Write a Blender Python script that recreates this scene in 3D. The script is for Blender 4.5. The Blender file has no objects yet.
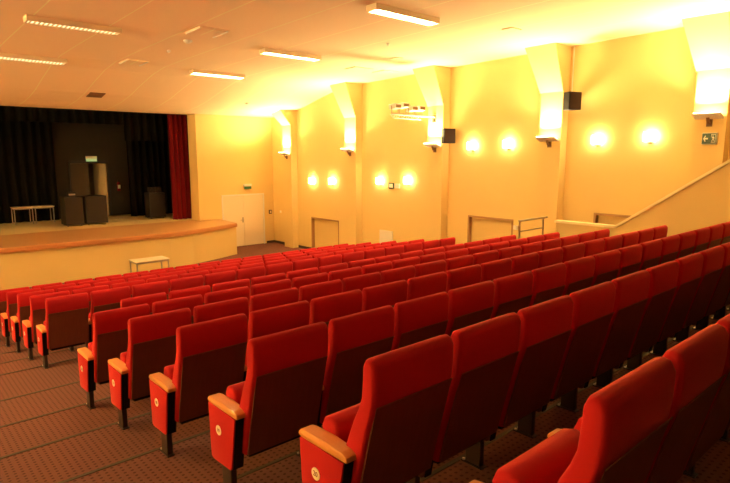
import bpy, bmesh, math, random
from mathutils import Vector, Matrix
random.seed(4)
sc = bpy.context.scene
COL = sc.collection
PI = math.pi

# ------------------------------------------------------------------ materials
def lin(r, g, b):
    f = lambda c: (c/255/12.92) if c/255 <= .04045 else ((c/255+.055)/1.055)**2.4
    return (f(r), f(g), f(b))

def mat(name, col, rough=.6, metal=0, noise=0, nscale=20, bump=0, bscale=200, spec=.5, sheen=0):
    m = bpy.data.materials.new(name); m.use_nodes = True
    nt = m.node_tree; b = nt.nodes['Principled BSDF']
    b.inputs['Base Color'].default_value = (*col, 1)
    b.inputs['Roughness'].default_value = rough
    b.inputs['Metallic'].default_value = metal
    b.inputs['Specular IOR Level'].default_value = spec
    if sheen:
        b.inputs['Sheen Weight'].default_value = sheen; b.inputs['Sheen Roughness'].default_value = .35; b.inputs['Sheen Tint'].default_value = (1, .30, .22, 1)
    tc = nt.nodes.new('ShaderNodeTexCoord')
    if noise:
        n = nt.nodes.new('ShaderNodeTexNoise'); n.inputs['Scale'].default_value = nscale
        n.inputs['Detail'].default_value = 4
        nt.links.new(tc.outputs['Object'], n.inputs['Vector'])
        r = nt.nodes.new('ShaderNodeMix'); r.data_type = 'RGBA'
        r.inputs['A'].default_value = (*[c*(1-noise) for c in col], 1)
        r.inputs['B'].default_value = (*[min(1, c*(1+noise)) for c in col], 1)
        nt.links.new(n.outputs['Fac'], r.inputs['Factor'])
        nt.links.new(r.outputs['Result'], b.inputs['Base Color'])
    if bump:
        n2 = nt.nodes.new('ShaderNodeTexNoise'); n2.inputs['Scale'].default_value = bscale
        nt.links.new(tc.outputs['Object'], n2.inputs['Vector'])
        bp = nt.nodes.new('ShaderNodeBump'); bp.inputs['Strength'].default_value = bump
        bp.inputs['Distance'].default_value = .002
        nt.links.new(n2.outputs['Fac'], bp.inputs['Height'])
        nt.links.new(bp.outputs['Normal'], b.inputs['Normal'])
    return m

def emis(name, col, strength):
    m = bpy.data.materials.new(name); m.use_nodes = True
    b = m.node_tree.nodes['Principled BSDF']
    b.inputs['Base Color'].default_value = (.8, .8, .8, 1)
    b.inputs['Emission Color'].default_value = (*col, 1)
    b.inputs['Emission Strength'].default_value = strength
    return m

def wood(name, c1, c2, rough=.4, scale=(3, 30, 30), coat=0):
    m = mat(name, c1, rough); nt = m.node_tree; b = nt.nodes['Principled BSDF']
    tc = nt.nodes.new('ShaderNodeTexCoord'); mp = nt.nodes.new('ShaderNodeMapping')
    mp.inputs['Scale'].default_value = scale
    n = nt.nodes.new('ShaderNodeTexNoise'); n.inputs['Scale'].default_value = 1.5; n.inputs['Detail'].default_value = 5
    r = nt.nodes.new('ShaderNodeMix'); r.data_type = 'RGBA'
    r.inputs['A'].default_value = (*c1, 1); r.inputs['B'].default_value = (*c2, 1)
    nt.links.new(tc.outputs['Object'], mp.inputs['Vector']); nt.links.new(mp.outputs['Vector'], n.inputs['Vector'])
    nt.links.new(n.outputs['Fac'], r.inputs['Factor']); nt.links.new(r.outputs['Result'], b.inputs['Base Color'])
    b.inputs['Coat Weight'].default_value = coat
    return m

def carpet_mat():
    m = mat('carpet', (.25, .1, .07), .95, spec=.1); nt = m.node_tree; b = nt.nodes['Principled BSDF']
    N = nt.nodes; L = nt.links
    tc = N.new('ShaderNodeTexCoord')
    mp = N.new('ShaderNodeMapping'); mp.inputs['Scale'].default_value = (21, 24, 0)
    L.new(tc.outputs['Object'], mp.inputs['Vector'])
    v = N.new('ShaderNodeTexVoronoi'); v.inputs['Scale'].default_value = 1; v.inputs['Randomness'].default_value = 0
    v.voronoi_dimensions = '2D'
    L.new(mp.outputs['Vector'], v.inputs['Vector'])
    r = N.new('ShaderNodeValToRGB')
    r.color_ramp.elements[0].position = .17; r.color_ramp.elements[0].color = (.09, .034, .028, 1)
    r.color_ramp.elements[1].position = .27; r.color_ramp.elements[1].color = (.185, .078, .061, 1)
    L.new(v.outputs['Distance'], r.inputs['Fac'])
    n = N.new('ShaderNodeTexNoise'); n.inputs['Scale'].default_value = 260; L.new(tc.outputs['Object'], n.inputs['Vector'])
    mx = N.new('ShaderNodeMix'); mx.data_type = 'RGBA'; mx.blend_type = 'MULTIPLY'; mx.inputs['Factor'].default_value = .6
    L.new(r.outputs['Color'], mx.inputs['A']); L.new(n.outputs['Color'], mx.inputs['B'])
    ad = N.new('ShaderNodeHueSaturation'); ad.inputs['Value'].default_value = 1.5; L.new(mx.outputs['Result'], ad.inputs['Color'])
    L.new(ad.outputs['Color'], b.inputs['Base Color'])
    bp = N.new('ShaderNodeBump'); bp.inputs['Strength'].default_value = .5; bp.inputs['Distance'].default_value = .003
    L.new(n.outputs['Fac'], bp.inputs['Height']); L.new(bp.outputs['Normal'], b.inputs['Normal'])
    return m

def ceiling_mat():
    m = mat('ceiling_paint', (.90, .87, .54), .8, spec=.2); nt = m.node_tree; b = nt.nodes['Principled BSDF']
    N = nt.nodes; L = nt.links
    tc = N.new('ShaderNodeTexCoord'); sp = N.new('ShaderNodeSeparateXYZ'); L.new(tc.outputs['Object'], sp.inputs[0])
    md = N.new('ShaderNodeMath'); md.operation = 'PINGPONG'; md.inputs[1].default_value = .6; L.new(sp.outputs['X'], md.inputs[0])
    lt = N.new('ShaderNodeMath'); lt.operation = 'LESS_THAN'; lt.inputs[1].default_value = .012; L.new(md.outputs[0], lt.inputs[0])
    mx = N.new('ShaderNodeMix'); mx.data_type = 'RGBA'
    mx.inputs['A'].default_value = (.88, .70, .48, 1); mx.inputs['B'].default_value = (.92, .885, .58, 1)
    L.new(lt.outputs[0], mx.inputs['Factor']); L.new(mx.outputs['Result'], b.inputs['Base Color'])
    return m

M = {}
M['wall'] = mat('wall_paint', (.77, .56, .235), .75, noise=.02, nscale=3, spec=.25)
M['ceil'] = ceiling_mat()
M['carpet'] = carpet_mat()
M['nosing'] = mat('rubber_nosing', (.075, .05, .026), .7)
M['base'] = mat('baseboard_brown', (.05, .02, .012), .6)
M['red'] = mat('red_fabric', (.50, .012, .018), .85, noise=.10, nscale=350, bump=.25, bscale=900, spec=.2, sheen=.5)
M['backwood'] = wood('dark_veneer', (.13, .030, .016), (.20, .052, .026), .5, (25, 3, 3))
M['edgewood'] = mat('veneer_edge', (.22, .07, .03), .5)
M['armwood'] = wood('beech', (.72, .27, .07), (.84, .36, .11), .38, (60, 4, 60), coat=.15)
M['blackplastic'] = mat('black_plastic', (.010, .006, .006), .7, spec=.2)
M['legmetal'] = mat('dark_leg_metal', (.05, .03, .025), .4, metal=.4)
M['steel'] = mat('steel', (.42, .36, .28), .3, metal=1)
M['bolt'] = mat('bright_bolt', (.75, .65, .5), .35, metal=.8)
M['badge'] = mat('cream_badge', (.92, .80, .62), .5)
M['digit'] = mat('badge_digit', (.22, .04, .02), .5)
M['white'] = mat('white_enamel', (.8, .75, .68), .45)
M['cap'] = mat('cream_cap', (.93, .78, .46), .6)
M['fixture'] = mat('fixture_enamel', (.78, .62, .42), .5)
M['cream'] = mat('cream_door', (.84, .70, .50), .5)
M['stagewood'] = wood('stage_oak', (.55, .27, .11), (.66, .36, .16), .35, (1.2, 14, 10))
M['stageedge'] = wood('stage_edge_wood', (.50, .20, .07), (.58, .26, .1), .4, (2, 30, 30))
M['stagefloor'] = wood('stage_inner_floor', (.78, .62, .32), (.85, .7, .4), .5, (1, 8, 8))
M['blackcloth'] = mat('black_drape', (.005, .0045, .004), .9, spec=.1)
M['redcloth'] = mat('crimson_velvet', (.16, .004, .007), .85, spec=.15, sheen=.2)
M['darkwall'] = mat('dark_stage_wall', (.021, .016, .010), .8, noise=.1, nscale=3)
M['darkdoor'] = mat('dark_door', (.05, .03, .018), .6)
M['doorframe'] = mat('dark_door_frame', (.012, .009, .008), .5)
M['corridor'] = mat('pale_corridor', (.5, .42, .3), .8)
M['spk'] = mat('speaker_black', (.010, .005, .004), .6, noise=.2, nscale=80)
M['spkbrown'] = mat('speaker_brown_grille', (.018, .007, .005), .7)
M['wallspk'] = mat('wall_speaker_brown', (.03, .012, .007), .7, spec=.2)
M['bracket'] = mat('bracket_bronze', (.22, .11, .05), .5)
M['tabletop'] = wood('pale_tabletop', (.85, .70, .48), (.9, .76, .55), .4, (4, 30, 30))
M['tableleg'] = mat('table_leg_metal', (.45, .4, .35), .4, metal=.6)
M['green'] = mat('sign_green', (.01, .16, .06), .4)
M['darkgreen'] = mat('sign_dark_green', (.008, .05, .025), .4)
M['signwhite'] = mat('sign_white', (.85, .85, .75), .5)
M['nichewood'] = mat('niche_frame_brown', (.42, .22, .09), .6)
M['rear'] = mat('dark_rear_wall', (.05, .03, .02), .8)
WARM = (1, .86, .40)
M['sconce'] = emis('sconce_glow', (1, .82, .40), 14)
M['tube'] = emis('fluorescent_glow', (1, .84, .42), 27)
M['tubedim'] = emis('fluorescent_dim_glow', (1, .84, .42), .5)
M['lampglow'] = emis('flood_glow', (1, .7, .35), 10)
M['exitglow'] = emis('exit_green_glow', (.25, .8, .3), .15)

# ------------------------------------------------------------------ mesh helpers
def nb(): return bmesh.new()
def box(bm, x0, x1, y0, y1, z0, z1):
    v = [bm.verts.new(p) for p in ((x0,y0,z0),(x1,y0,z0),(x1,y1,z0),(x0,y1,z0),(x0,y0,z1),(x1,y0,z1),(x1,y1,z1),(x0,y1,z1))]
    for f in ((0,3,2,1),(4,5,6,7),(0,1,5,4),(1,2,6,5),(2,3,7,6),(3,0,4,7)): bm.faces.new([v[i] for i in f])
    return v
def prism(bm, pts, a, b, axis='x'):
    """extrude a 2-D polygon between a and b along axis; pts are the other two coordinates in x,y,z order"""
    def P(p, t):
        return {'x': (t, p[0], p[1]), 'y': (p[0], t, p[1]), 'z': (p[0], p[1], t)}[axis]
    A = [bm.verts.new(P(p, a)) for p in pts]; B = [bm.verts.new(P(p, b)) for p in pts]
    n = len(pts)
    bm.faces.new(A); bm.faces.new(B[::-1])
    for i in range(n): bm.faces.new((A[i], B[i], B[(i+1) % n], A[(i+1) % n]))
    return A, B
def cyl(bm, p0, p1, r0, r1=None, n=16, caps=True):
    r1 = r0 if r1 is None else r1
    p0 = Vector(p0); p1 = Vector(p1); d = (p1-p0).normalized()
    a = d.orthogonal().normalized(); b = d.cross(a)
    A = []; B = []
    for i in range(n):
        t = 2*PI*i/n; o = a*math.cos(t)+b*math.sin(t)
        A.append(bm.verts.new(p0+o*r0)); B.append(bm.verts.new(p1+o*r1))
    for i in range(n): bm.faces.new((A[i], A[(i+1) % n], B[(i+1) % n], B[i]))
    if caps: bm.faces.new(A[::-1]); bm.faces.new(B)
def bev(bm, off, seg=2, edges=None):
    bmesh.ops.bevel(bm, geom=list(edges if edges is not None else bm.edges), offset=off, segments=seg, affect='EDGES', profile=.5, clamp_overlap=True)
def obj(name, bm, m, parent=None, loc=None, smooth=False, kind=None, **kw):
    bmesh.ops.recalc_face_normals(bm, faces=bm.faces)
    me = bpy.data.meshes.new(name); bm.to_mesh(me); bm.free()
    me.materials.append(m if not isinstance(m, str) else M[m])
    if smooth:
        for p in me.polygons: p.use_smooth = True
        try: me.set_sharp_from_angle(angle=math.radians(smooth if smooth is not True else 35))
        except Exception: pass
    o = bpy.data.objects.new(name, me); COL.objects.link(o)
    if parent is not None: o.parent = parent
    if loc: o.location = loc
    if kind: o['kind'] = kind
    for k, v in kw.items(): o[k] = v
    return o
def tag(o, label, cat, group=None):
    o['label'] = label; o['category'] = cat
    if group: o['group'] = group
    return o
def thing(name, loc, label, cat, group=None, rz=0):
    o = bpy.data.objects.new(name, None); COL.objects.link(o); o.location = loc; o.rotation_euler = (0, 0, rz)
    o.empty_display_size = .1
    return tag(o, label, cat, group)
def dup(o, parent=None):
    c = o.copy(); COL.objects.link(c); c.parent = parent
    for ch in list(o.children): dup(ch, c)
    return c
def bx(name, d, m, parent=None, bevel=0, **kw):
    bm = nb(); box(bm, *d)
    if bevel: bev(bm, bevel)
    return obj(name, bm, m, parent, **kw)
def text_mesh(name, s, size, m, parent, matrix):
    cu = bpy.data.curves.new(name+'_c', 'FONT'); cu.body = s; cu.size = size; cu.extrude = .0008
    cu.align_x = 'CENTER'; cu.align_y = 'CENTER'
    to = bpy.data.objects.new('tmp', cu); COL.objects.link(to)
    dg = bpy.context.evaluated_depsgraph_get(); me = bpy.data.meshes.new_from_object(to.evaluated_get(dg))
    bpy.data.objects.remove(to); me.transform(matrix); me.materials.clear(); me.materials.append(M[m])
    o = bpy.data.objects.new(name, me); COL.objects.link(o); o.parent = parent
    return o

# ------------------------------------------------------------------ layout of the hall (metres)
WX = 12.1            # right wall
LX = -10.5           # left wall
SY = 19.0            # stage wall
X0 = 1.475           # aisle end of the seat rows
W = .56              # seat pitch
def rowY(k): return .694+.954*k if k <= 6 else 8.11+.949*(k-7)
FL = .09             # seats stand this much lower than the first estimate of their base
def rowZ(k): return 1.80-.155*k if k <= 6 else .622-.148*(k-7)
def floorZ(k): return rowZ(k)-FL
def noseY(k): return rowY(k)+(.36 if k < 6 else .46 if k == 6 else .34)
HZ = -.06            # hall floor in front of the stage
SK = 15

# floor: tiers, each step dropping towards the stage
edges = []   # (Y of nosing, z behind)
for k in range(-6, 11): edges.append((noseY(k), floorZ(k)))
prof = []
y = -5.0
for (ye, z) in edges:
    if ye <= -5: continue
    prof.append((y, z)); prof.append((ye, z)); y = ye
prof.append((y, HZ)); prof.append((SY+.65, HZ))
prof += [(SY+.65, -.3), (-5, -.3)]
bm = nb(); prism(bm, prof, LX-.2, WX+.35)
obj('floor', bm, 'carpet', kind='structure')
n = 1
for (ye, z) in edges:
    if ye < -1.2: continue
    bx('trim_%d' % n, (LX, 10.9, ye-.022, ye+.006, z-.028, z+.004), 'nosing', kind='structure'); n += 1

# ceiling
CP = [(-5, 5.88), (4, 5.84), (9, 5.74), (13.2, 5.64), (14.3, 5.60), (15.1, 5.50), (16.0, 5.30), (16.9, 5.08), (17.7, 4.94), (18.4, 4.87), (19.0, 4.83), (19.66, 4.83)]
def ceilz(y):
    for (a, b), (c, d) in zip(CP, CP[1:]):
        if a <= y <= c: return b+(d-b)*(y-a)/(c-a)
bm = nb(); prism(bm, CP+[(19.66, 6.2), (-5, 6.2)], LX-.2, WX+.35)
obj('ceiling', bm, 'ceil', kind='structure')

# right wall, built round three shallow niches
T = .3; ND = .10
niches = [(14.89, 16.48, .02, 1.17), (7.95, 9.37, .5, 1.80), (4.45, 5.88, 1.2, 2.13)]
bm = nb()
ys = -5.0
for (a, b, z0, z1) in sorted(niches):
    box(bm, WX, WX+T, ys, a, -.3, 6.1)
    box(bm, WX, WX+T, a, b, -.3, z0); box(bm, WX, WX+T, a, b, z1, 6.1)
    box(bm, WX+ND, WX+T, a, b, z0, z1)
    ys = b
box(bm, WX, WX+T, ys, SY+.65, -.3, 6.1)
obj('wall_right', bm, 'wall', kind='structure')
for (a, b, z0, z1) in niches:
    bm = nb(); t = .05
    box(bm, WX-.012, WX+ND, a, a+t, z0, z1); box(bm, WX-.012, WX+ND, b-t, b, z0, z1)
    box(bm, WX-.012, WX+ND, a+t, b-t, z1-t, z1); box(bm, WX-.002, WX+ND, a+t, b-t, z0, z0+t*.6)
    obj('trim_%d' % n, bm, 'nichewood', kind='structure'); n += 1
# other walls
bx('wall_left', (LX-.3, LX, -5, SY+.65, -.3, 6.1), 'wall', kind='structure')
bx('wall_back', (LX-.3, WX+.3, -5.3, -5, -.3, 6.2), 'rear', kind='structure')
bm = nb(); box(bm, 8.96, 9.85, SY, SY+.65, HZ, 6.1); box(bm, 9.85, 11.66, SY, SY+.65, 1.93, 6.1); box(bm, 11.66, WX+.01, SY, SY+.65, HZ, 6.1)
box(bm, 9.85, 11.66, SY+.25, SY+.65, HZ, 1.93)
box(bm, LX, -7.4, SY, SY+.65, 0, 6.1)
obj('wall_front', bm, 'wall', kind='structure')
bm = nb()
box(bm, WX-.018, WX, 12.55, 13.68, HZ, .03); box(bm, WX-.018, WX, 14.25, 14.88, HZ, .03); box(bm, WX-.018, WX, 16.5, 17.31, HZ, .03); box(bm, WX-.018, WX, 17.87, 19, HZ, .03)
obj('baseboard_right', bm, 'base', kind='structure')
bx('baseboard_front', (11.74, WX-.02, SY-.018, SY, HZ, .03), 'base', kind='structure')

# stage house
SZ = 1.05
bm = nb()
box(bm, -8, 5.82, 23, 23.2, 0, 6.0); box(bm, 7.14, 9.8, 23, 23.2, 0, 6.0); box(bm, 5.82, 7.14, 23, 23.2, 3.10, 6.0)
obj('wall_stage_back', bm, 'darkwall', kind='structure')
bx('wall_stage_right', (9.8, 10.0, SY+.65, 23.2, 0, 6.0), 'darkwall', kind='structure')
bx('wall_stage_left', (-8.2, -8.0, SY+.65, 23.2, 0, 6.0), 'darkwall', kind='structure')
bx('ceiling_stage', (-8.2, 10.0, SY+.66, 23.2, 5.9, 6.1), 'blackcloth', kind='structure')
bx('wall_corridor', (5.0, 8.2, 24.6, 24.7, 0, 4), 'corridor', kind='structure')
bx('floor_corridor', (5.0, 8.2, 23.2, 24.6, SZ-.1, SZ), 'stagefloor', kind='structure')

# stage platform with the bowed front
arc = [(-8.0, 17.5), (-6.9, 17.10), (-5.0, 16.82), (-2, 16.72), (1, 16.70), (2.47, 16.70), (4.1, 16.66), (5.35, 16.62), (6.9, 16.66), (7.7, 16.78), (8.4, 17.02), (9.0, 17.25), (9.62, 17.50)]
st = thing('stage', (2.5, 17.5, 0), 'raised theatre stage with bowed orange wooden edge and plain yellow front', 'stage')
def toS(pts): return [(x-2.5, y-17.5) for x, y in pts]
def inset(pts, d): return [(x, y+d) for x, y in pts]
bm = nb(); prism(bm, toS(inset(arc, .05)+[(9.60, 18.98), (-8.0, 18.98)]), HZ, SZ-.10, 'z'); obj('front_panel', bm, 'wall', st)
ap = arc+[(9.75, 18.98), (-8, 18.98)]
bm = nb(); prism(bm, toS(ap), SZ-.03, SZ, 'z'); obj('apron_deck', bm, 'stagewood', st)
bm = nb()
out = inset(arc, -.03); back = inset(arc, .05)
prism(bm, toS(out+[(9.80, 18.97), (9.74, 18.97)]+back[::-1]), SZ-.125, SZ-.03, 'z'); obj('wooden_edge', bm, 'stageedge', st)
bx('floor_stage_front', (-7.38, 8.94, 18.985, 19.40, SZ-.05, SZ), 'stagewood', kind='structure')
bm = nb(); box(bm, -7.38, 8.94, 19.40, 19.66, SZ-.05, SZ-.0005); box(bm, -7.98, 9.79, 19.66, 22.995, SZ-.05, SZ-.0005)
obj('floor_stage', bm, 'stagefloor', kind='structure')

# hall door beside the stage
d = bpy.data.objects.new('door_1', None); COL.objects.link(d); d.location = (10.755, SY, 0); d['kind'] = 'structure'
bm = nb(); box(bm, -.905, -.85, -.03, .05, HZ, 1.93); box(bm, .85, .905, -.03, .05, HZ, 1.93); box(bm, -.85, .85, -.03, .05, 1.875, 1.93)
bev(bm, .006); obj('door_frame', bm, 'white', d)
bx('door_leaf', (-.848, -.004, -.012, .035, HZ+.01, 1.873), 'cream', d, .005)
bx('door_leaf', (.004, .848, -.012, .035, HZ+.01, 1.873), 'cream', d, .005)
bm = nb(); cyl(bm, (-.05, -.012, .95), (-.05, -.06, .95), .012); cyl(bm, (-.05, -.055, .95), (-.17, -.055, .95), .010); box(bm, -.075, -.025, -.018, -.01, .85, 1.05)
obj('door_handle', bm, 'steel', d)

# backstage door, one leaf standing open
d = bpy.data.objects.new('door_2', None); COL.objects.link(d); d.location = (6.48, 23.0, SZ); d['kind'] = 'structure'
bm = nb(); box(bm, -.72, -.655, -.05, .2, 0, 2.03); box(bm, .655, .72, -.05, .2, 0, 2.03); box(bm, -.72, .72, -.05, .2, 2.03, 2.14)
obj('door_frame', bm, 'doorframe', d)
bx('door_leaf', (-.65, -.02, .02, .07, .01, 2.02), 'darkdoor', d, .004)
bm = nb(); box(bm, -.05, 0, 0, .62, .01, 2.02); o = obj('door_leaf', bm, 'corridor', d); o.location = (.65, .08, 0); o.rotation_euler = (0, 0, .5)
bm = nb(); cyl(bm, (.02, .02, 1.0), (.02, -.05, 1.0), .012); cyl(bm, (.02, -.045, 1.0), (-.1, -.045, 1.0), .01); obj('door_handle', bm, 'steel', d)

# ------------------------------------------------------------------ pilasters with sloping haunches
pil = [(3.38, 3.93, 4.95), (6.63, 7.17, 4.80), (10.09, 10.63, 4.72), (13.69, 14.24, 4.58), (17.32, 17.86, 4.48)]
PF = 11.83
def pilaster(side, y0, y1, zb, idx):
    s = 1 if side > 0 else -1
    wx = WX if s > 0 else LX
    f = lambda x: x if s > 0 else LX-(x-WX)     # mirrored onto the left wall
    bm = nb()
    xs = sorted((f(PF), f(WX+.02)))
    box(bm, xs[0], xs[1], y0, y1, -.2, zb)
    cz = ceilz(min(y0+.4, 19))+.12
    # haunch
    A = [(f(PF), y0, zb), (f(PF), y1+.03, zb), (f(11.33), y1+.22, cz), (f(11.36), y0, cz)]
    B = [(f(WX+.02), y0, zb), (f(WX+.02), y1+.03, zb), (f(WX+.02), y1+.22, cz), (f(WX+.02), y0, cz)]
    a = [bm.verts.new(p) for p in A]; b = [bm.verts.new(p) for p in B]
    bm.faces.new(a); bm.faces.new(b)
    for i in range(4): bm.faces.new((a[i], a[(i+1) % 4], b[(i+1) % 4], b[i]))
    obj('trim_%d' % idx, bm, 'wall', kind='structure')
for i, (a, b, c) in enumerate(pil):
    pilaster(1, a, b, c, n); n += 1
for i, (a, b, c) in enumerate(pil):
    pilaster(-1, a, b, c, n); n += 1

# uplighters on brackets, one per pilaster (facing -X on the right wall)
def make_uplight():
    t = thing('wall_uplighter', (0, 0, 0), '', 'wall lamp', 'uplighters on the pilasters')
    bm = nb(); prism(bm, [(-.24, .03), (-.02, -.03), (-.02, -.08), (-.21, -.01)], -.24, .24, 'y'); bev(bm, .008)
    obj('lamp_housing', bm, 'white', t)
    bm = nb(); prism(bm, [(-.228, .033), (-.035, -.019), (-.035, -.013), (-.228, .039)], -.215, .215, 'y')
    obj('lamp_glass', bm, 'lampglow', t)
    bm = nb(); prism(bm, [(-.13, -.05), (-.08, -.15), (0, -.18), (0, -.15), (-.07, -.12), (-.10, -.05)], -.025, .025, 'y')
    box(bm, -.012, 0, -.05, .05, -.21, -.06)
    obj('bracket', bm, 'bracket', t)
    return t
UL = make_uplight()
ulz = [4.13, 3.78, 3.68, 3.57, 3.46]
names = ['white uplighter tray above the green exit sign, nearest pilaster on the right',
         'white uplighter tray under the pilaster beside the higher black wall speaker',
         'white uplighter tray on the pilaster that carries the boom of floodlights',
         'white uplighter tray on second pilaster from the stage corner, no speaker beside it',
         'white uplighter tray on the pilaster nearest the stage corner']
PW = 43
def area(name, loc, rot, sx, sy, power, col):
    l = bpy.data.lights.new(name, 'AREA'); l.shape = 'RECTANGLE'; l.size = sx; l.size_y = sy; l.energy = power; l.color = col; l.spread = math.radians(150)
    o = bpy.data.objects.new(name, l); COL.objects.link(o); o.location = loc; o.rotation_euler = rot
    return o
for i, ((a, b, c), z) in enumerate(zip(pil, ulz)):
    yc = (a+b)/2
    u = UL if i == 0 else dup(UL)
    u.location = (PF, yc, z); u['label'] = names[i]
    area('uplight_lamp', (PF-.17, yc, z+.09), (PI, math.radians(-24), 0), .22, .42, PW*(1.15 if i == 0 else 1), WARM)
    v = dup(UL); v.location = (LX+(WX-PF), yc, z); v.rotation_euler = (0, 0, PI)
    v['label'] = 'white uplighter tray on a pilaster of the left wall, outside the picture'
    v['group'] = 'uplighters on the left wall'
    area('uplight_lamp', (LX+(WX-PF)+.16, yc, z+.09), (PI, math.radians(24), 0), .22, .42, PW*(1.5 if i == 0 else 6.6), WARM)

# small glowing sconces in pairs
def make_sconce():
    t = thing('wall_sconce', (0, 0, 0), '', 'wall lamp', 'small glowing wall sconces')
    bm = nb(); box(bm, -.12, -.012, -.115, .115, -.07, .13); bev(bm, .02, 3); obj('lamp_shade', bm, 'sconce', t)
    bm = nb(); box(bm, -.02, 0, -.05, .05, -.11, .06); box(bm, -.08, -.01, -.04, .04, -.10, -.07); obj('mount', bm, 'bracket', t)
    return t
SCN = make_sconce()
S = [(4.78, 3.74, 'glowing wall sconce on the right, nearest of eight, beside the nearest pilaster'),
     (5.88, 3.70, 'glowing wall sconce just right of the higher black wall speaker'),
     (8.16, 3.64, 'glowing wall sconce in upper middle pair, the one further from the stage'),
     (9.27, 3.61, 'glowing wall sconce just right of the lower black wall speaker'),
     (11.60, 2.62, 'glowing wall sconce right of the small exit box'),
     (12.80, 2.57, 'glowing wall sconce left of the small exit box'),
     (15.20, 2.48, 'right one of two glowing sconces above the niche nearest the stage'),
     (16.36, 2.45, 'left one of two glowing sconces above the niche nearest the stage')]
for i, (y, z, lb) in enumerate(S):
    o = SCN if i == 0 else dup(SCN)
    o.location = (WX, y, z); o['label'] = lb

# ceiling fluorescent fixtures
def make_fix():
    t = thing('ceiling_light', (0, 0, 0), '', 'ceiling light', 'long louvred ceiling lights')
    L2, w2, h = .76, .12, .095
    bm = nb()
    box(bm, -L2, L2, -w2, -w2+.012, -h, 0); box(bm, -L2, L2, w2-.012, w2, -h, 0)
    box(bm, -L2, -L2+.03, -w2+.012, w2-.012, -h, 0); box(bm, L2-.03, L2, -w2+.012, w2-.012, -h, 0)
    box(bm, -L2+.03, L2-.03, -w2+.012, w2-.012, -.02, 0)
    obj('housing', bm, 'fixture', t)
    bm = nb(); box(bm, -L2+.04, L2-.04, -w2+.02, w2-.02, -.082, -.070); obj('tube', bm, 'tube', t)
    bm = nb(); k = 21
    for j in range(k):
        x = -L2+.07+(2*L2-.14)*j/(k-1); box(bm, x-.012, x+.012, -w2+.013, w2-.013, -h+.001, -h+.011)
    obj('louvre', bm, 'fixture', t)
    return t
FX = make_fix()
F = [(7.10, 6.95, 'lit ceiling light at the top centre, largest and nearest'),
     (3.05, 11.05, 'louvred ceiling light at the upper left, the larger of two at the left edge'),
     (7.54, 10.95, 'louvred ceiling light between the nearest one and the small one above the stage'),
     (3.02, 14.60, 'louvred ceiling light at the left edge, lower of the two there'),
     (7.45, 14.30, 'smallest ceiling light, above the right side of the stage')]
OFF = [(3.05, 6.9), (-1.3, 6.9), (-5.6, 6.9), (-1.3, 11.0), (-5.6, 11.0), (-1.0, 14.5), (-5.6, 14.5)]
FD = dup(FX)
dm = next(c for c in FD.children if c.name.startswith('tube')); dm.data = dm.data.copy(); dm.data.materials[0] = M['tubedim']
for i, (x, y, lb) in enumerate(F):
    o = FX if i == 0 else (FD if i == 1 else (dup(FD) if i == 3 else dup(FX)))
    o.location = (x, y, ceilz(y)-.005); o['label'] = lb
    sl = (ceilz(y+.3)-ceilz(y-.3))/.6; o.rotation_euler = (math.atan(sl), 0, 0)

for x, y in OFF:      # the same fixtures over the unseen left half of the hall
    o = dup(FX); o.location = (x, y, ceilz(y)-.005); o['label'] = 'ceiling light over the left half of the hall, outside the picture'
    o['group'] = 'ceiling lights outside the picture'
    o.rotation_euler = (math.atan((ceilz(y+.3)-ceilz(y-.3))/.6), 0, 0)
# ceiling diffusers, hatches, detectors
def diffuser(x, y, sx, sy, lb):
    t = thing('ceiling_vent', (x, y, ceilz(y)), lb, 'vent')
    t.rotation_euler = (math.atan((ceilz(y+.3)-ceilz(y-.3))/.6), 0, 0)
    bm = nb(); box(bm, -sx, sx, -sy, sy, -.012, -.0); bev(bm, .004); obj('frame', bm, 'ceil', t)
    bm = nb(); box(bm, -sx+.05, sx-.05, -sy+.05, sy-.05, -.022, -.0125)
    obj('vent_plate', bm, 'ceil', t)
    bm = nb(); box(bm, -sx+.01, -sx+.04, -sy+.03, sy-.03, -.035, -.0125); box(bm, sx-.04, sx-.01, -sy+.03, sy-.03, -.035, -.0125)
    obj('deflector', bm, 'white', t)
diffuser(5.15, 10.25, .30, .32, 'square ceiling vent with white edges, larger one left of centre')
diffuser(5.15, 14.1, .26, .3, 'square ceiling vent with white edges, smaller one nearer the stage')
def plate(x, y, sx, sy, lb, m='ceil', cat='vent', name='ceiling_hatch'):
    sl = (ceilz(y+.3)-ceilz(y-.3))/.6
    bm = nb(); box(bm, -sx, sx, -sy, sy, -.02, .0); bev(bm, .004)
    o = obj(name, bm, m); o.location = (x, y, ceilz(y)-.001); o.rotation_euler = (math.atan(sl), 0, 0); tag(o, lb, cat)
plate(10.2, 11.65, .32, .22, 'flat ceiling hatch above the floodlight boom, left of two', cat='hatch')
plate(11.1, 11.6, .26, .25, 'flat ceiling hatch above the floodlight boom, right of two', cat='hatch')
plate(9.95, 10.0, .12, .12, 'small square ceiling plate between the hatches and the nearest ceiling light', cat='hatch', name='ceiling_plate')
plate(9.6, 6.52, .16, .12, 'flat square ceiling plate near top right, before the speaker pilaster', cat='hatch', name='ceiling_plate')
plate(5.11, 17.0, .2, .2, 'small brown ceiling grille above the stage opening', m='bracket', name='ceiling_grille')
def dome(x, y, r, lb):
    bm = nb(); cyl(bm, (0, 0, 0), (0, 0, -.03), r, r*.95, 20); cyl(bm, (0, 0, -.03), (0, 0, -.055), r*.7, r*.45, 20)
    o = obj('smoke_detector', bm, 'white', smooth=True); o.location = (x, y, ceilz(y)); tag(o, lb, 'smoke detector')
dome(5.2, 11.2, .09, 'round white smoke detector beside the larger square ceiling vent')
dome(5.28, 12.35, .04, 'small smoke detector between the two square ceiling vents')
dome(9.77, 16.8, .06, 'small smoke detector on the bright ceiling above the hall door')
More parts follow.
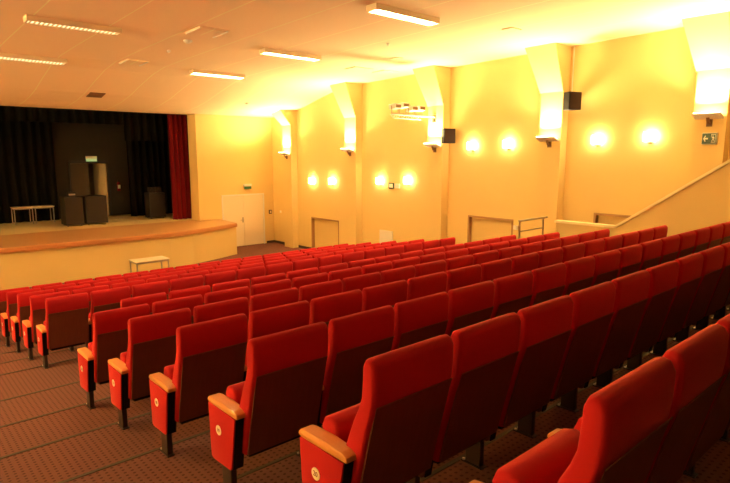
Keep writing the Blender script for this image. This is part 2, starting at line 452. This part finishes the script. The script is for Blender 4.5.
dome(8.6, 8.9, .035, 'tiny ceiling detector behind the nearest ceiling light')

# wall speakers
def wall_speaker(x, y, z, lb, rz):
    t = thing('wall_speaker', (x, y, z), lb, 'speaker', 'black wall speakers', rz)
    bm = nb(); prism(bm, [(-.17, -.12), (.17, -.12), (.12, .12), (-.12, .12)], -.19, .19, 'z'); bev(bm, .01)
    obj('cabinet', bm, 'blackplastic', t)
    bm = nb(); box(bm, -.15, .15, -.128, -.121, -.17, .17); obj('grille', bm, 'wallspk', t)
    bm = nb(); box(bm, .0, .2, .10, .16, -.03, .03); box(bm, .17, .21, .02, .20, -.09, .09); obj('wall_bracket', bm, 'blackplastic', t)
wall_speaker(11.72, 6.36, 4.56, 'dark wall speaker on right side of second pilaster from the right', -.35)
wall_speaker(11.76, 9.86, 3.90, 'dark wall speaker on right side of the pilaster with the floodlight boom', -.35)
bm = nb(); cyl(bm, (WX-.011, 6.56, 4.75), (WX-.011, 6.56, ceilz(6.56)), .012, n=8)
tag(obj('speaker_cable', bm, 'white', smooth=True), 'thin pale conduit running up the wall above the higher wall speaker', 'cable')

# boom with floodlights on the third pilaster
fb = thing('light_boom', (PF, 10.4, 4.42), 'white boom arm reaching from a pilaster and carrying a cluster of floodlights', 'light boom')
bm = nb(); cyl(bm, (.0, 0, .0), (-1.62, 0, 0), .02, n=10); cyl(bm, (-.55, 0, -.09), (-1.55, 0, -.09), .014, n=8)
for j in range(6):
    x = -.6-.18*j; cyl(bm, (x, 0, 0), (x-.09, 0, -.09), .009, n=6); cyl(bm, (x-.09, 0, -.09), (x-.18, 0, 0), .009, n=6)
obj('boom_arm', bm, 'white', fb, smooth=True)
bm = nb(); box(bm, -.02, 0, -.05, .05, -.14, .06); obj('wall_plate', bm, 'steel', fb)
for j, (x, y, z) in enumerate([(-1.54, -.02, .20), (-1.25, -.02, .24), (-.96, -.05, .17), (-.67, -.05, .19)]):
    t = thing('floodlight', (PF+x, 10.4+y, 4.42+z),
              ['white floodlight at the outer end of the boom', 'white floodlight second from the outer end of the boom',
               'white floodlight third from the outer end of the boom', 'white floodlight on the boom closest to the pilaster'][j], 'floodlight', 'floodlights on the boom')
    bm = nb(); prism(bm, [(-.13, -.05), (.10, -.08), (.13, .05), (-.10, .07)], -.11, .11, 'x'); bev(bm, .012)
    obj('lamp_housing', bm, 'white', t)
    bm = nb(); box(bm, -.09, .09, -.139, -.128, -.035, .04); obj('lamp_lens', bm, 'bracket', t)
    bm = nb(); box(bm, -.125, -.112, -.01, .01, -z+.022, .02); box(bm, .112, .125, -.01, .01, -z+.022, .02); box(bm, -.125, .125, -.01, .01, -z+.022, -z+.038)
    obj('yoke', bm, 'steel', t)

# exit signs
def arrow_sign(x, y, z):
    t = thing('exit_sign', (x, y, z), 'dark green exit sign with left arrow, below the nearest uplighter', 'exit sign')
    t.scale = (1, .66, 1.2)
    bm = nb(); box(bm, -.05, 0, -.19, .19, -.09, .09); bev(bm, .008); obj('sign_box', bm, 'white', t)
    bx('sign_face', (-.054, -.0505, -.18, .18, -.08, .08), 'darkgreen', t)
    bm = nb()   # arrow (points to +y = left in view)
    prism(bm, [(.15, 0), (.10, .05), (.085, .038), (.11, .012), (.03, .012), (.03, -.012), (.11, -.012), (.085, -.038), (.10, -.05)], -.0565, -.0545, 'x')
    obj('arrow', bm, 'signwhite', t)
    bm = nb()   # doorway with running figure
    box(bm, -.0565, -.0545, -.16, -.05, -.06, -.052); box(bm, -.0565, -.0545, -.16, -.150, -.052, .065); box(bm, -.0565, -.0545, -.15, -.05, .057, .065); box(bm, -.0565, -.0545, -.058, -.05, .02, .057)
    cyl(bm, (-.0565, -.093, .038), (-.0545, -.093, .038), .011, n=10)
    prism(bm, [(-.115, .025), (-.085, .028), (-.065, .008), (-.07, .002), (-.088, .012), (-.092, -.012), (-.07, -.025), (-.07, -.05), (-.08, -.05), (-.082, -.03), (-.105, -.018), (-.13, -.045), (-.137, -.038), (-.11, -.005), (-.118, .01), (-.13, -.002), (-.136, .004)], -.0565, -.0545, 'x')
    obj('running_figure', bm, 'signwhite', t)
arrow_sign(PF, 3.62, 3.70)
t = thing('exit_sign', (10.93, SY, 2.22), 'pale exit light mounted above the white double door', 'exit sign')
bx('sign_box', (-.16, .16, -.08, 0, 0, .09), 'signwhite', t, .008)
bx('sign_face', (-.15, .15, -.075, -.06, -.10, -.002), 'green', t)
t = thing('exit_sign', (6.57, 22.98, 3.26), 'small green exit light above the dark backstage door', 'exit sign')
bx('sign_box', (-.20, .20, -.06, 0, .0, .10), 'signwhite', t, .008)
bx('sign_face', (-.19, .19, -.06, -.005, -.10, -.002), 'exitglow', t)
t = thing('exit_sign', (WX, 12.2, 2.47), 'small exit box on the right wall between two glowing sconces', 'exit sign')
bx('sign_box', (-.04, 0, -.0, .22, -.09, .09), 'darkgreen', t, .006)
bx('sign_face', (-.044, -.0405, .03, .19, -.06, .06), 'signwhite', t)
bx('test_panel', (-.03, 0, -.24, -.03, -.07, .07), 'white', t, .006)

# small wall items
bx_ = bx('wall_panel', (WX-.025, WX, 12.25, 12.83, .60, 1.06), 'white', None, .004); tag(bx_, 'pale square panel low on right wall behind the far seat row', 'panel')
t = thing('fire_call_point', (11.93, SY, 1.17), 'small dark-framed box on the wall right of the white double door', 'call point')
bx('box_frame', (-.06, .06, -.03, 0, -.07, .08), 'wallspk', t, .004); bx('box_face', (-.035, .035, -.034, -.0305, -.045, .055), 'cream', t)
o = bx('light_switch', (WX-.015, WX, 18.45, 18.55, 1.16, 1.25), 'white', None, .003); tag(o, 'small white wall switch near the stage corner', 'switch')
o = bx('wall_socket', (WX-.05, WX, 7.80, 7.92, 1.55, 1.66), 'white', None, .006); tag(o, 'small white box at the right side of the middle niche', 'socket')

# ------------------------------------------------------------------ parapet, capping, railing at the right
PX = 11.0
pp = [(6.15, 0.2), (6.15, 1.97), (4.9, 1.97), (3.03, 3.28), (1.6, 4.28), (1.6, .2)]
bm = nb(); prism(bm, pp, PX, PX+.10)
obj('wall_parapet', bm, 'wall', kind='structure')
cap = [(6.19, 1.97), (6.19, 2.02), (4.91, 2.02), (3.03, 3.335), (1.6, 4.335), (1.6, 4.28), (3.03, 3.28), (4.90, 1.97)]
bm = nb(); prism(bm, cap, PX-.03, PX+.13); obj('trim_%d' % n, bm, 'cap', kind='structure'); n += 1
t = thing('handrail', (9.92, 6.38, floorZ(6)), 'steel handrail with horizontal bars between the seat row ends and sloping parapet', 'railing')
bm = nb(); cyl(bm, (-.01, 0, 1.29), (1.06, 0, 1.29), .022, n=10); obj('top_rail', bm, 'steel', t, smooth=True)
for z in (1.07, .85, .63, .41):
    bm = nb(); cyl(bm, (.0, 0, z), (.94, 0, z), .011, n=8); obj('rail_bar', bm, 'steel', t, smooth=True)
for x in (.02, .92):
    bm = nb(); cyl(bm, (x, 0, 0), (x, 0, 1.275), .02, n=10); cyl(bm, (x, 0, 0), (x, 0, .012), .05, n=12); obj('post', bm, 'steel', t, smooth=True)

# ------------------------------------------------------------------ curtains
def curtain(name, xa, xb, y, z0, z1, wl, amp, m, lb, seed=0, ang=0, gr=None):
    rnd = random.Random(seed); bm = nb()
    nx = int(abs(xb-xa)/wl*10); zs = [z0+(z1-z0)*i/6 for i in range(7)]
    ph = [0]
    for i in range(nx): ph.append(ph[-1]+2*PI/10*rnd.uniform(.7, 1.3))
    F = []; B = []
    for zi, z in enumerate(zs):
        F.append([bm.verts.new((xa+(xb-xa)*i/nx, y+ang*(i/nx)+amp*math.sin(ph[i]+.15*zi), z)) for i in range(nx+1)])
        B.append([bm.verts.new((xa+(xb-xa)*i/nx, y+.02+ang*(i/nx)+amp*math.sin(ph[i]+.15*zi), z)) for i in range(nx+1)])
    for j in range(6):
        for i in range(nx):
            bm.faces.new((F[j][i], F[j][i+1], F[j+1][i+1], F[j+1][i])); bm.faces.new((B[j][i], B[j+1][i], B[j+1][i+1], B[j][i+1]))
        bm.faces.new((F[j][0], F[j+1][0], B[j+1][0], B[j][0])); bm.faces.new((F[j][nx], B[j][nx], B[j+1][nx], F[j+1][nx]))
    for i in range(nx):
        bm.faces.new((F[0][i], B[0][i], B[0][i+1], F[0][i+1])); bm.faces.new((F[6][i], F[6][i+1], B[6][i+1], B[6][i]))
    tag(obj(name, bm, m, smooth=60), lb, 'curtain', gr)
curtain('stage_curtain', 8.38, 9.35, 19.95, SZ, 5.7, .17, .06, 'redcloth', 'dark red stage curtain hanging at the right edge of the stage opening', 1)
curtain('black_drape', 7.62, 9.6, 22.1, SZ, 5.8, .26, .08, 'blackcloth', 'black pleated drape behind the single loudspeaker at the right of the stage', 2, .1)
curtain('black_drape', 7.05, 9.6, 20.6, 3.9, 5.8, .3, .06, 'blackcloth', 'black border drape hanging along the top of the stage opening, right part', 6)
curtain('black_drape', -7.0, 5.28, 22.75, SZ, 5.8, .3, .07, 'blackcloth', 'black drape behind the low tables at the left of the stage', 3)
curtain('black_drape', -7.0, 7.05, 20.6, 4.45, 5.8, .3, .06, 'blackcloth', 'black border drape hanging along the top of the stage opening, left part', 5)

# ------------------------------------------------------------------ things on the stage
def subwoofer(x, y, w, d_, h, lb, m='spk', gr='large black loudspeakers on the stage'):
    t = thing('loudspeaker', (x, y, SZ), lb, 'loudspeaker', gr)
    bm = nb(); box(bm, -w/2, w/2, 0, d_, .05, h); bev(bm, .012); obj('cabinet', bm, m, t)
    bm = nb(); box(bm, -w/2+.03, w/2-.03, -.008, -.001, .09, h-.04); obj('grille', bm, 'spkbrown', t)
    for sx in (-1, 1):
        for yy in (.08, d_-.08):
            bm = nb(); cyl(bm, (sx*(w/2-.07)-.015, yy, .0275), (sx*(w/2-.07)+.015, yy, .0275), .0275, n=12); obj('caster', bm, 'tableleg', t)
subwoofer(5.14, 20.2, .56, .6, .98, 'large black loudspeaker cabinet on stage, left one of the pair')
subwoofer(5.84, 20.2, .68, .6, .98, 'large black loudspeaker cabinet on stage, right one of the pair')
subwoofer(8.12, 20.7, .60, .5, .96, 'black loudspeaker cabinet standing alone near the red curtain')
t = thing('stage_monitor', (8.02, 20.85, SZ+.961), 'small dark monitor speaker on the lone loudspeaker, left of two', 'speaker', 'monitors on the lone loudspeaker')
bm = nb(); prism(bm, [(0, 0), (.2, 0), (.2, .2), (.07, .2)], -.11, .11, 'x'); bev(bm, .008); obj('cabinet', bm, 'spkbrown', t)
bm = nb(); cyl(bm, (0, .03, .1), (0, .02, .095), .07, n=16); obj('driver', bm, 'spk', t)
u = dup(t); u.location = (8.27, 20.85, SZ+.961); u['label'] = 'small dark monitor speaker on the lone loudspeaker, right of two'
t = thing('audio_mixer', (5.13, 20.4, SZ+.981), 'small dark equipment case standing on the left loudspeaker of the pair', 'audio equipment')
bx('case', (-.12, .12, -.1, .12, 0, .16), 'spk', t, .01); bx('front_strip', (-.1, .1, -.108, -.101, .05, .1), 'tableleg', t)
def low_table(x, y, L, D_, H, lb, loc_z=SZ, gr='low tables at the left of the stage', ms='tableleg', mt='tabletop', r=.014, th=.025):
    t = thing('table', (x, y, loc_z), lb, 'table', gr)
    bx('tabletop', (-L/2, L/2, -D_/2, D_/2, H-th, H), mt, t, .004)
    bm = nb(); box(bm, -L/2+.03, L/2-.03, -D_/2+.03, D_/2-.03, H-th-.045, H-th); obj('apron', bm, ms, t)
    for sx in (-1, 1):
        for sy in (-1, 1):
            bm = nb(); a, b = sx*(L/2-.03), sy*(D_/2-.03); box(bm, a-r, a+r, b-r, b+r, 0, H-th); obj('leg', bm, ms, t)
low_table(4.00, 22.2, .60, .5, .58, 'low pale table on the stage, left of two against black drape')
low_table(4.64, 22.2, .62, .5, .58, 'low pale table on the stage, right of two against black drape')
t = thing('fire_extinguisher', (7.50, 22.935, SZ+.95), 'small fire extinguisher hanging on dark wall right of backstage door', 'fire extinguisher')
bm = nb(); cyl(bm, (0, 0, 0), (0, 0, .30), .06, n=16); cyl(bm, (0, 0, .30), (0, 0, .36), .06, .025, n=16); obj('cylinder', bm, 'redcloth', t, smooth=True)
bm = nb(); box(bm, -.045, .045, -.064, -.03, .1, .24); obj('paper_label', bm, 'signwhite', t)
bm = nb(); box(bm, -.02, .02, -.05, .05, .36, .42); box(bm, -.01, .01, .02, .1, .15, .2); obj('valve', bm, 'blackplastic', t)
# desk in front of the stage
low_table(5.30, 14.25, .86, .52, .82, 'small pale wood desk on the floor in front of the stage', HZ, 'desk before the stage')

def pillow(bm, pts, x0, x1, rx, ry, seg=5):
    """a Y-Z outline swept along X whose two ends round inwards"""
    n_ = len(pts); nor = []
    ar = sum(pts[i][0]*pts[(i+1) % n_][1]-pts[(i+1) % n_][0]*pts[i][1] for i in range(n_))
    sg = 1 if ar > 0 else -1
    for i in range(n_):
        a, b, c = Vector(pts[i-1]), Vector(pts[i]), Vector(pts[(i+1) % n_])
        e1 = (b-a).normalized(); e2 = (c-b).normalized(); t = e1+e2
        if t.length < .3: t = e1
        t.normalize(); nor.append(Vector((-t.y, t.x))*sg)
    for sx, base in ((1, x0), (-1, x1)):
        rr = []
        for j in range(seg+1):
            th = PI/2*j/seg
            x = base+sx*rx*(1-math.cos(th))
            d_ = ry*(1-math.sqrt(max(0, 1-((rx-abs(x-base))/rx)**2)))
            rr.append([bm.verts.new((x, pts[i][0]+nor[i].x*d_, pts[i][1]+nor[i].y*d_)) for i in range(n_)])
        if sx == 1: L_ = rr
        else: R_ = rr
    L_ = L_[::-1] if abs(L_[0][0].co.x-x0) > abs(L_[-1][0].co.x-x0) else L_
    R_ = R_ if abs(R_[0][0].co.x-x1) > abs(R_[-1][0].co.x-x1) else R_[::-1]
    allr = L_+R_
    bm.faces.new(allr[0]); bm.faces.new(allr[-1][::-1])
    for a, b in zip(allr, allr[1:]):
        for i in range(n_): bm.faces.new((a[i], b[i], b[(i+1) % n_], a[(i+1) % n_]))

# ------------------------------------------------------------------ theatre seats
def make_chair():
    t = thing('theatre_seat', (0, 0, 0), '', 'seat', 'red tip-up theatre seats')
    bw = .519
    # padded back
    prof = [(.205, .20), (.198, .34), (.172, .43), (.135, .51), (.092, .62), (.060, .685), (.040, .74), (.032, .82), (.028, .885), (.014, .915), (-.010, .924), (-.036, .914), (-.054, .882), (-.053, .80), (-.045, .724), (-.034, .68), (-.008, .60), (.025, .47), (.058, .34), (.088, .20)]
    bm = nb(); pillow(bm, prof, 0, bw, .034, .020)
    for v in bm.verts:
        if v.co.z < .56 and v.co.x > bw/2: v.co.x -= min(1, (.56-v.co.z)/.05)*.009
    obj('backrest', bm, 'red', t, smooth=50)
    # rear veneer panel
    pr = [(-.050, .718), (-.038, .675), (-.012, .60), (.021, .47), (.054, .34), (.083, .215), (.073, .205), (.044, .34), (.012, .47), (-.020, .60), (-.044, .70)]
    bm = nb(); prism(bm, pr, .016, bw-.016); obj('back_panel', bm, 'backwood', t)
    bm = nb(); box(bm, .016, bw-.016, -.0545, -.0505, .714, .719); obj('panel_edge', bm, 'edgewood', t)
    # seat cushion, tipped up
    bm = nb(); prism(bm, [(.212, .24), (.212, .50), (.228, .540), (.275, .556), (.325, .540), (.342, .495), (.300, .24)], .022, bw-.022)
    caps = set()
    for f in bm.faces:
        if len(f.verts) == 7: caps.update(f.edges)
    bev(bm, .02, 3, caps); obj('seat', bm, 'red', t, smooth=60)
    bm = nb(); prism(bm, [(.115, .165), (.25, .15), (.31, .24), (.11, .235)], .05, bw-.05); prism(bm, [(.303, .24), (.336, .45), (.343, .45), (.315, .24)], .05, bw-.05)
    obj('seat_frame', bm, 'blackplastic', t)
    side_unit(t, -.010, 1)
    return t
def side_unit(t, x, outer):
    bm = nb(); prism(bm, [(.062, .474), (.10, .487), (.22, .491), (.36, .488), (.40, .480), (.418, .462), (.418, .450), (.395, .442), (.062, .446)], x-.0275, x+.0275); bev(bm, .005, 2)
    obj('armrest', bm, 'armwood', t, smooth=40)
    bm = nb(); prism(bm, [(.075, .443), (.375, .443), (.365, .12), (.13, .115)], x-.020, x+.024)
    obj('side_core', bm, 'blackplastic', t)
    a, b = (x-.031, x-.0205) if outer > 0 else (x+.0245, x+.031)
    bm = nb(); prism(bm, [(.080, .443), (.402, .443), (.385, .105), (.36, .095), (.15, .108), (.135, .12)], a, b); bev(bm, .004, 2)
    obj('side_panel', bm, 'backwood', t, smooth=40)
    bm = nb(); box(bm, x-.020, x+.020, .20, .31, -FL+.009, .115); bev(bm, .004, 1); lg = obj('leg', bm, 'legmetal', t)
    bm = nb(); box(bm, x-.027, x+.027, .185, .335, -FL, -FL+.008); obj('foot_plate', bm, 'legmetal', lg)
    bm = nb(); cyl(bm, (x-.016, .322, -FL+.008), (x-.016, .322, -FL+.017), .009, n=10); cyl(bm, (x+.016, .322, -FL+.008), (x+.016, .322, -FL+.017), .009, n=10); obj('bolt', bm, 'bolt', lg)
def badge(t, x, num):
    bm = nb(); cyl(bm, (x-.0345, .275, .31), (x-.031, .275, .31), .030, n=24)
    b = obj('number_badge', bm, 'badge', t)
    # text faces -X: local x of text -> -Y, up -> Z
    mt = Matrix(((0, 0, -1, x-.0350), (-1, 0, 0, .275), (0, 1, 0, .31), (0, 0, 0, 1)))
    text_mesh('digits', num, .034, 'digit', b, mt)
CH = make_chair()
rown = ['nearest row', 'second row', 'third row', 'fourth row', 'fifth row', 'sixth row', 'seventh row', 'eighth row', 'ninth row', 'tenth row', 'eleventh row', 'front row']
seatn = ['aisle-end', 'second', 'third', 'fourth', 'fifth', 'sixth', 'seventh', 'eighth', 'ninth', 'tenth', 'eleventh', 'twelfth', 'thirteenth', 'fourteenth', 'last, wall-side']
NS = {}
first = True; ends = []; rights = []
for k in range(12):
    for i in range(NS.get(k, SK)):
        if k == 6 and i == 0: continue
        c = CH if first else dup(CH); first = False
        xx = X0+i*W+(.15 if k >= 7 else 0)
        c.location = (xx, rowY(k), rowZ(k))
        end = i == (1 if k == 6 else 0)
        if end:
            c['label'] = 'red tip-up theatre seat with round number badge at the aisle end, ' + rown[k]
            ends.append((c, str(21-k)))
        elif i == 14:
            c['label'] = 'red tip-up theatre seat, %s seat of the %s' % (seatn[i], rown[k])
            rights.append(c)
        else:
            nm = seatn[i] if k != 6 else seatn[i-1]
            c['label'] = 'red tip-up theatre seat, %s from the aisle, %s' % (nm, rown[k])
        c['group'] = 'red tip-up theatre seats'

REDP = next(ch for ch in CH.children if ch.name.startswith('side_panel')).data.copy(); REDP.materials[0] = M['red']
for c, s_ in ends:
    badge(c, -.028, s_)
    for ch in c.children:        # the row-end arm is broader than the ones between seats
        if ch.name.startswith('armrest'): ch.scale.x = 1.32; ch.location.x = -.0056
        if ch.name.startswith('side_core'): ch.scale.x = 1.4545; ch.location.x = -.00636
        if ch.name.startswith('side_panel'): ch.location.x = -.018; ch.data = REDP
for c in rights: side_unit(c, .545, -1)

# ------------------------------------------------------------------ world, camera, view
w = bpy.data.worlds.new('World'); sc.world = w; w.use_nodes = True
w.node_tree.nodes['Background'].inputs['Color'].default_value = (0, 0, 0, 1)
w.node_tree.nodes['Background'].inputs['Strength'].default_value = 0
cd = bpy.data.cameras.new('Camera'); cam = bpy.data.objects.new('Camera', cd); COL.objects.link(cam)
cd.sensor_width = 36; cd.lens = 560.3/730*36; cd.clip_start = .05
cam.location = (0, 0, 3.4); cam.rotation_euler = (PI/2-.1532, 0, -.729)
sc.camera = cam
sc.view_settings.view_transform = 'Standard'; sc.view_settings.look = 'None'
sc.view_settings.gamma = 1; sc.view_settings.use_curve_mapping = False
sc.view_settings.exposure = 1.64
sc.cycles.max_bounces = 10; sc.cycles.diffuse_bounces = 6
